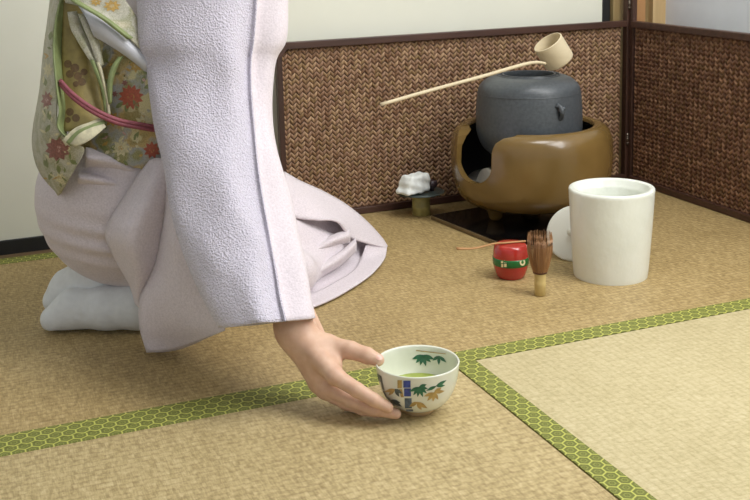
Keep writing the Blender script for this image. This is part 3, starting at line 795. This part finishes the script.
# thumb nail painted on the surface as slightly raised plate
bpy.context.view_layer.update()
decal(person, [(disc2(379.5, 357.5, 3.6, 2.7, 12), 1)], .0005, 1)
def hair_sdf(P):
    d = ell(P, (.535, 1.81, .825), (.092, .082, .100)); d = np.maximum(d, -(ell(P, (.64, 1.765, .77), (.085, .075, .095))))
    return smin(d, ell(P, (.445, 1.84, .84), (.045, .05, .045)), .015)
obj('hair', surfnet(hair_sdf, (.36, 1.68, .68), (.68, 1.93, .96), .007), M['hair'], person)

def foot(pts, rs, soles, name='white_sock'):
    def f(P):
        d = chain(P, pts, rs, .02)
        return d
    a = np.array(pts); lo = a.min(0)-.06; hi = a.max(0)+.06; lo[2] = .001
    f2 = lambda P: np.maximum(f(P), .0035-P[..., 2]+.002)
    return obj(name, surfnet(f2, lo, hi, .003), M['tabi'], person)
foot([onz(54, 319, .022), onz(75, 309, .036), onz(108, 308, .040), onz(140, 306, .045), onz(175, 300, .05)], (.024, .034, .036, .038, .042), 0)
foot([onz(55, 301, .036), onz(70, 289, .055), onz(92, 281, .072), onz(122, 280, .075)], (.022, .034, .042, .046), 0)

# kimono: bodice, hips and lap in one cloth body
def kim_sdf(P):
    x, y, z = P[..., 0], P[..., 1], P[..., 2]
    w1 = .0065*np.sin(z*185+x*30-y*8)*np.exp(-((x-.23)/.085)**2-((z-.185)/.045)**2)
    hip = ell(P, (.300, 1.925, .225), (.180, .165, .165))+w1
    d = smin(hip, cone(P, (.315, 1.90, .27), (.36, 1.88, .45), .135, .125), .05)
    d = smin(d, cone(P, (.36, 1.88, .45), (.42, 1.85, .58), .125, .12), .04)
    d = smin(d, cone(P, (.42, 1.755, .60), (.46, 1.96, .61), .062, .062), .05)
    d = smin(d, cone(P, (.46, 1.97, .60), (.46, 2.06, .40), .075, .085), .04); d = smin(d, cone(P, (.46, 2.06, .40), (.50, 2.0, .27), .085, .06), .03)
    lap = cone(P, (.40, 1.98, .14), (.69, 2.02, .050), .105, .030)
    lap = smin(lap, cone(P, (.38, 1.89, .14), (.57, 1.89, .055), .11, .042), .05)
    lap = smin(lap, cone(P, (.58, 1.90, .040), (.68, 2.00, .030), .032, .022), .04)
    d = smin(d, lap, .05)
    # keep the heels clear
    d = np.maximum(d, .004-z)
    return d
kimono = obj('kimono', surfnet(kim_sdf, (.08, 1.70, -.002), (.92, 2.25, .72), .0065), M['kim'], person)
kimono['label'] = 'pale lavender silk kimono'

# lap folds: front flap hanging over the left knee
def atg(x, y, Y):
    p = at(x, y, Y); return p if p.z > .006 else onz(x, y, .006)
flap = [[atg(284, 172, 2.10), atg(300, 181, 2.105), atg(322, 191, 2.11), atg(345, 204, 2.115), atg(365, 220, 2.12), atg(381, 237, 2.12), atg(387, 246, 2.115)],
        [atg(284, 190, 2.03), atg(300, 197, 2.03), atg(320, 205, 2.035), atg(343, 219, 2.05), atg(360, 229, 2.07), atg(377, 241, 2.09), atg(387, 247, 2.105)],
        [atg(286, 215, 1.985), atg(300, 218.5, 1.985), atg(318, 220, 1.985), atg(337, 221.5, 1.99), atg(350, 237, 2.02), atg(368, 243.5, 2.055), atg(386, 248, 2.095)]]
sheet('lap_flap', flap, M['kim'], kimono, .0035, 6, wr=.003)
lip = [[atg(387, 246, 2.11), atg(385, 257, 2.085), atg(374, 272, 2.045), atg(352, 288, 1.985), atg(330, 300, 1.925), atg(308, 309, 1.885)],
       [atg(380, 247, 2.085), atg(377, 258, 2.055), atg(366, 271, 2.015), atg(346, 284, 1.955), atg(326, 295, 1.90), atg(306, 303, 1.86)],
       [atg(366, 244, 2.06), atg(361, 258, 2.04), atg(354, 270, 2.01), atg(338, 281, 1.95), atg(322, 290, 1.905), atg(304, 296, 1.865)]]
sheet('lap_hem', lip, M['kim'], kimono, .0035, 6, wr=.002)
inn = [[atg(387, 247, 2.115), atg(384, 257, 2.10), atg(370, 272, 2.07), atg(350, 286, 2.02), atg(300, 307, 1.92)],
       [atg(370, 236, 2.10), atg(362, 252, 2.075), atg(350, 266, 2.05), atg(330, 280, 1.99), atg(294, 292, 1.90)],
       [atg(346, 220, 2.085), atg(342, 238, 2.045), atg(328, 252, 2.01), atg(312, 266, 1.96), atg(288, 276, 1.90)],
       [atg(318, 206, 2.06), atg(312, 222, 2.02), atg(306, 238, 1.985), atg(298, 250, 1.95), atg(282, 258, 1.92)],
       [atg(290, 196, 2.05), atg(286, 215, 2.02), atg(283, 228, 1.99), atg(280, 238, 1.96), atg(276, 244, 1.94)]]
sheet('lap_lining', inn, M['kim'], kimono, .002, 5, wr=.002)
for a in ([(292, 262, 1.965), (312, 252, 1.97), (335, 240, 1.985), (350, 236, 2.01)], [(296, 282, 1.90), (318, 272, 1.925), (340, 258, 1.965), (356, 244, 2.02)]):
    up_ = [atg(x, y-6, Y+.015) for x, y, Y in a]; mid = [atg(x, y, Y-.012) for x, y, Y in a]; dn = [atg(x, y+7, Y+.012) for x, y, Y in a]
    sheet('lap_fold', [up_, mid, dn], M['kim'], kimono, .003, 6, wr=.002)

# right sleeve: a closed tube of heavy crepe round the reaching arm
def ring(y_l, spec):
    return spec
def R5(l, r, yl, yr, Yn, dep=.10, m1=.30, m2=.62, m3=.84, b1=.030, b2=.050, b3=.034):
    P = lambda t, Yo: at(l+(r-l)*t, yl+(yr-yl)*t, Yo)
    near = [P(0, Yn+.02), P(.08, Yn-.002), P(m1, Yn-b1), P(m2, Yn-b2), P(m3-.035, Yn-b3-.002), P(m3, Yn-b3-.008), P(m3+.03, Yn-b3+.004), P(.97, Yn-.022), P(1, Yn+.015)]
    far = [P(.85, Yn+dep*.8), P(.5, Yn+dep), P(.15, Yn+dep*.8)]
    return near+far
rows = [R5(148, 282, -75, -85, 1.735, .12, m3=.83), R5(135, 287, -20, -25, 1.735, .13, m3=.81), R5(137, 287, 8, 4, 1.73, .13, m3=.80), R5(139, 285.5, 44, 40, 1.717, .13, m3=.79, m2=.60), R5(146, 275.5, 62, 60, 1.715, .13, m3=.82, m2=.64, b2=.058), R5(149, 271.5, 92, 92, 1.695, .135, m3=.835, m1=.34), R5(154, 273, 128, 125, 1.668, .14, m3=.835),
        R5(163, 279, 165, 158, 1.63, .145, m3=.81, m2=.58), R5(170, 291, 210, 200, 1.585, .14, m3=.77, m2=.55), R5(182, 299, 252, 238, 1.54, .13, m3=.755, m1=.26), R5(197, 305, 288, 270, 1.495, .115, m3=.74, m2=.52), R5(208, 309, 310, 295, 1.464, .105, m3=.72, m2=.5), R5(219, 313.5, 329, 317, 1.437, .10, m3=.70, m2=.48)]
slv = sheet('sleeve', rows, [M['kim_r'], M['kim']], kimono, .003, 5, closed=True, wr=.011, wsc=11, seed=2, offset=-1, matcol=lambda t: 1 if .425 < t < .75 else 0)
slv['label'] = 'heavily textured right sleeve'
# hanging rear part of the sleeve, its rounded corner on the tatami
B = [[at(166, 160, 1.70), at(176, 165, 1.69), at(190, 165, 1.68)],
     [at(167, 195, 1.695), at(178, 200, 1.665), at(200, 205, 1.66)],
     [at(163, 225, 1.70), at(176, 235, 1.64), at(205, 240, 1.62)],
     [at(155, 262, 1.71), at(172, 270, 1.645), at(208, 275, 1.60)],
     [at(141, 295, 1.715), at(168, 303, 1.65), at(215, 305, 1.575)],
     [at(140, 325, 1.71), at(170, 328, 1.655), at(222, 322, 1.56)],
     [at(147, 352.5, 1.705), at(181, 349, 1.665), at(224, 330, 1.555)]]
sheet('sleeve_pouch', B, M['kim'], slv, .003, 6, wr=.010, wsc=14, seed=5)
Bk = [[p+Vector((.01, .05, 0)) for p in r] for r in B]
Bk = [[at(147, 352, 1.712), at(181, 348.5, 1.70), at(224, 329, 1.62)], [at(150, 325, 1.75), at(180, 322, 1.74), at(230, 315, 1.66)], [at(165, 260, 1.76), at(185, 260, 1.75), at(230, 260, 1.68)]]
sheet('sleeve_pouch', Bk, M['kim'], slv, .003, 5)
A_ = [[at(150, 160, 1.735), at(158, 158, 1.725), at(168, 160, 1.70)],
      [at(137, 178, 1.745), at(152, 180, 1.705), at(170, 185, 1.70)],
      [at(121, 203, 1.755), at(142, 208, 1.69), at(169, 210, 1.705)],
      [at(106, 232, 1.765), at(130, 240, 1.69), at(163, 240, 1.71)],
      [at(115, 258, 1.765), at(136, 268, 1.70), at(155, 272, 1.715)],
      [at(130, 285, 1.765), at(137, 292, 1.72), at(142, 297, 1.722)],
      [at(136, 304, 1.765), at(138, 305.5, 1.745), at(140, 307, 1.73)]]
sheet('sleeve_panel', A_, M['kim'], slv, .0035, 6, wr=.006, wsc=14, seed=9)

# waist folds above the hips
for pts, w in (([(86, 158, 1.775), (110, 162, 1.765), (135, 170, 1.765), (160, 176, 1.775)], 10), ([(78, 178, 1.79), (100, 181, 1.772), (125, 186, 1.768), (150, 190, 1.775)], 8)):
    u_ = [at(x, y-w, Y+.03) for x, y, Y in pts]; m_ = [at(x, y, Y) for x, y, Y in pts]; d_ = [at(x, y+w, Y+.035) for x, y, Y in pts]
    sheet('waist_fold', [u_, m_, d_], M['kim'], kimono, .003, 6, wr=.004)

# ---- obi
def obi_sdf(P):
    d = smin(cone(P, (.305, 1.90, .24), (.36, 1.88, .44), .148, .142), cone(P, (.36, 1.88, .44), (.42, 1.855, .60), .142, .135), .03)
    d = np.abs(d)-.003
    ax = np.array([.27, -.10, .96]); h = (P-np.array([.30, 1.90, .33]))@ax
    return np.maximum(np.maximum(d, -h-.012), h-.21)
obi = obj('obi', surfnet(obi_sdf, (.1, 1.70, .2), (.62, 2.1, .70), .004), [M['obi'], M['f_red'], M['f_cream'], M['f_green'], M['f_rose'], M['f_gold'], M['f_pink']], person)
obi['label'] = 'gold and grey brocade obi with red flowers'
D = flower2(131, 97, 13, 12, 1, 5, 1.0, .46)+flower2(125, 83, 3.5, 6, 4, 4)+flower2(115, 94, 3.5, 6, 4, 4)
D += flower2(121, 148, 10, 9, 2, 5, .9)+flower2(112, 119, 9, 8, 5, 2, .9)+flower2(152, 150, 9, 9, 1, 5)+flower2(143, 122, 9, 8, 2, 5, .8)+flower2(136, 66, 7, 7, 5, 2)
for x, y, a in ((116, 108, 40), (126, 112, 80), (138, 108, 120), (144, 88, 20), (112, 84, 150), (142, 84, 70), (100, 138, 30), (134, 140, 60), (108, 150, 150)): D.append((leaf2(x, y, a, 10, 4.5), 3))
for k in range(46):
    x, y = random.uniform(98, 156), random.uniform(58, 160)
    if (x-131)**2+(y-97)**2 > 170: D.append((leaf2(x, y, random.uniform(0, 360), random.uniform(4, 9), random.uniform(2, 3.6)), random.choice((2, 2, 3, 3, 5, 6))))
bpy.context.view_layer.update(); decal(obi, D, .0005, 1)
knot = thing('obi_knot', None, None); knot.parent = person; knot.location = (0, 0, 0)
kd = sheet('drum_bow', [[at(52, -25, 1.90), at(58, -28, 1.83), at(66, -30, 1.80)],
        [at(50, 5, 1.90), at(55, 2, 1.825), at(60, 0, 1.80)],
        [at(44, 50, 1.90), at(48, 52, 1.82), at(54, 50, 1.785)],
        [at(40, 90, 1.90), at(47, 92, 1.81), at(57, 90, 1.765)],
        [at(34, 125, 1.89), at(44, 128, 1.795), at(58, 128, 1.752)],
        [at(33, 148, 1.88), at(50, 148, 1.785), at(74, 143, 1.742)],
        [at(40, 172, 1.87), at(56, 170, 1.785), at(84, 149, 1.742)],
        [at(57, 193, 1.85), at(61, 193, 1.80), at(80, 160, 1.748)]], [M['obi2'], M['f_rose'], M['f_pink'], M['f_green'], M['f_gold'], M['f_cream']], knot, .003, 6, wr=.003)
D = flower2(58, 149, 13, 10, 1, 2, .95, .62)+flower2(47, 100, 6, 8, 1, 2, 1.6)+flower2(48, 70, 5, 7, 5, 4, 1.6)+flower2(60, 178, 6, 7, 5, 4)
for x, y, a in ((46, 132, 60), (44, 160, 300), (58, 165, 280), (70, 160, 330), (50, 120, 100), (52, 172, 250), (46, 86, 100), (50, 40, 80)): D.append((leaf2(x, y, a, 9, 4.5), 3))
for k in range(60):
    x, y = random.uniform(36, 80), random.uniform(20, 190)
    D.append((leaf2(x, y, random.uniform(0, 360), random.uniform(4, 9), random.uniform(1.6, 3)), random.choice((2, 3, 3, 5, 5, 4))))
bpy.context.view_layer.update(); decal(kd, D, .0004, 1)
sheet('bow_lining', [[at(64, -10, 1.80), at(68, -6, 1.83)], [at(57, 12, 1.79), at(65, 14, 1.81)], [at(53, 45, 1.778), at(62, 46, 1.80)], [at(56, 85, 1.756), at(63, 85, 1.78)], [at(59, 110, 1.75), at(67, 108, 1.775)], [at(58, 128, 1.747), at(66, 132, 1.765)], [at(73, 143, 1.738), at(74, 142, 1.75)]], M['obi_green'], knot, .002, 6)
sheet('inner_fold', [[at(62, -22, 1.81), at(76, -20, 1.805), at(96, -12, 1.80)], [at(63, 12, 1.805), at(74, 16, 1.80), at(90, 34, 1.79)], [at(62, 60, 1.79), at(80, 62, 1.775), at(97, 75, 1.775)], [at(63, 100, 1.775), at(82, 104, 1.758), at(104, 110, 1.762)], [at(64, 132, 1.76), at(84, 128, 1.748), at(106, 118, 1.755)]], [M['obi_gold'], M['f_brown']], knot, .003, 6)
fo = bpy.data.objects['inner_fold']; bpy.context.view_layer.update()
D = []
for cx, cy, q in ((68, 64, 4), (75, 68, 4.5), (70, 74, 4), (78, 76, 4), (84, 72, 3.5), (82, 82, 4), (76, 84, 3), (70, 112, 4), (76, 118, 4), (68, 120, 3)): D.append((disc2(cx, cy, q, q, 10), 1))
decal(fo, D, .0006, 1)
# folded end below with pale striped edges
for k in range(3):
    sheet('folded_end', [[at(62+k*4, 140+k*2, 1.742-k*.003), at(75+k*2, 128+k*3, 1.738-k*.003), at(90, 122+k*3, 1.738-k*.003), at(104, 116+k*4, 1.742-k*.003)], [at(66+k*5, 146, 1.740-k*.003), at(79+k*2, 136+k*4, 1.734-k*.003), at(93, 130+k*4, 1.734-k*.003), at(106, 119+k*4, 1.74-k*.003)]], M['obi_cream'] if k != 1 else M['obi_green'], knot, .0025, 6)
# small loop with a green inside, and green edged folds
def strip(name, pts, w, mat, Y=None, thick=.002):
    a = [at(x-w[i]/2, y, Y_) for i, (x, y, Y_) in enumerate(pts)]; b = [at(x+w[i]/2, y-1.0, Y_+.004) for i, (x, y, Y_) in enumerate(pts)]
    c = [(p+q)/2+Vector((0, -.004, 0)) for p, q in zip(a, b)]
    return sheet(name, [a, c, b], mat, knot, thick, 6)
strip('loop_fold', [(72, 12, 1.775), (76, 28, 1.768), (84, 44, 1.762), (92, 58, 1.758), (98, 68, 1.757)], [9, 11, 10, 8, 6], M['obi2'])
strip('loop_fold', [(82, 14, 1.77), (88, 28, 1.762), (94, 42, 1.757), (98, 56, 1.754), (101, 66, 1.754)], [8, 9, 9, 7, 5], M['obi2'])
strip('loop_fold', [(77, 17, 1.79), (82, 30, 1.785), (88, 44, 1.778), (94, 56, 1.770)], [8, 9, 8, 5], M['obi_green'])
strip('green_edge', [(92, 60, 1.755), (99, 78, 1.75), (104, 95, 1.748), (106, 116, 1.748)], [4, 3.5, 3, 3], M['obi_green'])
strip('green_edge', [(98, 62, 1.753), (103, 80, 1.748), (107, 98, 1.746), (109, 116, 1.746)], [3, 2.5, 2.5, 2.5], M['obi_cream'])
strip('green_edge', [(121, 57, 1.748), (114, 68, 1.744), (110, 84, 1.742), (110, 104, 1.744)], [5, 6, 5, 3], M['obi_green'])
# satin scarf tucked along the top of the obi
sheet('obi_scarf', [[at(76, 2, 1.775), at(98, 12, 1.76), at(122, 30, 1.75), at(150, 54, 1.748)], [at(84, 14, 1.755), at(104, 24, 1.742), at(126, 42, 1.738), at(150, 64, 1.738)], [at(90, 26, 1.75), at(106, 36, 1.742), at(128, 52, 1.738), at(150, 70, 1.738)], [at(94, 36, 1.757), at(108, 44, 1.75), at(128, 57, 1.746), at(150, 75, 1.745)]], M['satin'], obi, .003, 6, wr=.004)
sheet('bow_top', [[at(66, -30, 1.80), at(100, -20, 1.77), at(125, 0, 1.755), at(150, 40, 1.75)], [at(64, -6, 1.79), at(90, 2, 1.765), at(118, 18, 1.748), at(150, 50, 1.742)], [at(66, 3, 1.785), at(88, 9, 1.757), at(112, 24, 1.742), at(146, 54, 1.738)]], [M['obi2'], M['f_gold'], M['obi_green']], knot, .003, 6)
bpy.context.view_layer.update()
decal(bpy.data.objects['bow_top'], flower2(112, 6, 9, 8, 1, 0, .7)+flower2(96, 2, 6, 7, 1, 0, .7), .0006, 1)
strip('green_edge', [(70, -2, 1.775), (84, 7, 1.75), (104, 19, 1.734), (130, 39, 1.73)], [6, 6, 6, 6], M['obi_green'])
# cord
bm = bmesh.new(); cpts = [(60, 82, 1.762), (70, 93, 1.750), (82, 103, 1.741), (98, 113, 1.735), (118, 121.5, 1.732), (140, 126, 1.732), (165, 130, 1.738)]
for dy in (-1.7, 1.7): tube(bm, [at(x, y+dy, Y) for x, y, Y in cpts], .0036, 10, 6)
obj('obi_cord', bm, M['cord'], obi)

# ------------------------------------------------------------------ light
def area(name, loc, tgt, sx, sy, power, colr):
    l = bpy.data.lights.new(name, 'AREA'); l.shape = 'RECTANGLE'; l.size = sx; l.size_y = sy; l.energy = power; l.color = colr
    o = bpy.data.objects.new(name, l); col.objects.link(o); o.location = loc
    o.rotation_euler = (Vector(tgt)-Vector(loc)).to_track_quat('-Z', 'Y').to_euler(); return o
area('window_light', (1.78, .75, 1.35), (.6, 1.7, .1), 1.1, 1.1, 28, (1, .99, .975))
area('ceiling_light', (1.2, 1.2, 2.25), (1.0, 1.5, 0), .8, .8, 16, (1, .99, .975))
wd = bpy.data.worlds.new('world'); sc.world = wd; wd.use_nodes = True
wd.node_tree.nodes['Background'].inputs[0].default_value = (.86, .9, .95, 1); wd.node_tree.nodes['Background'].inputs[1].default_value = .36
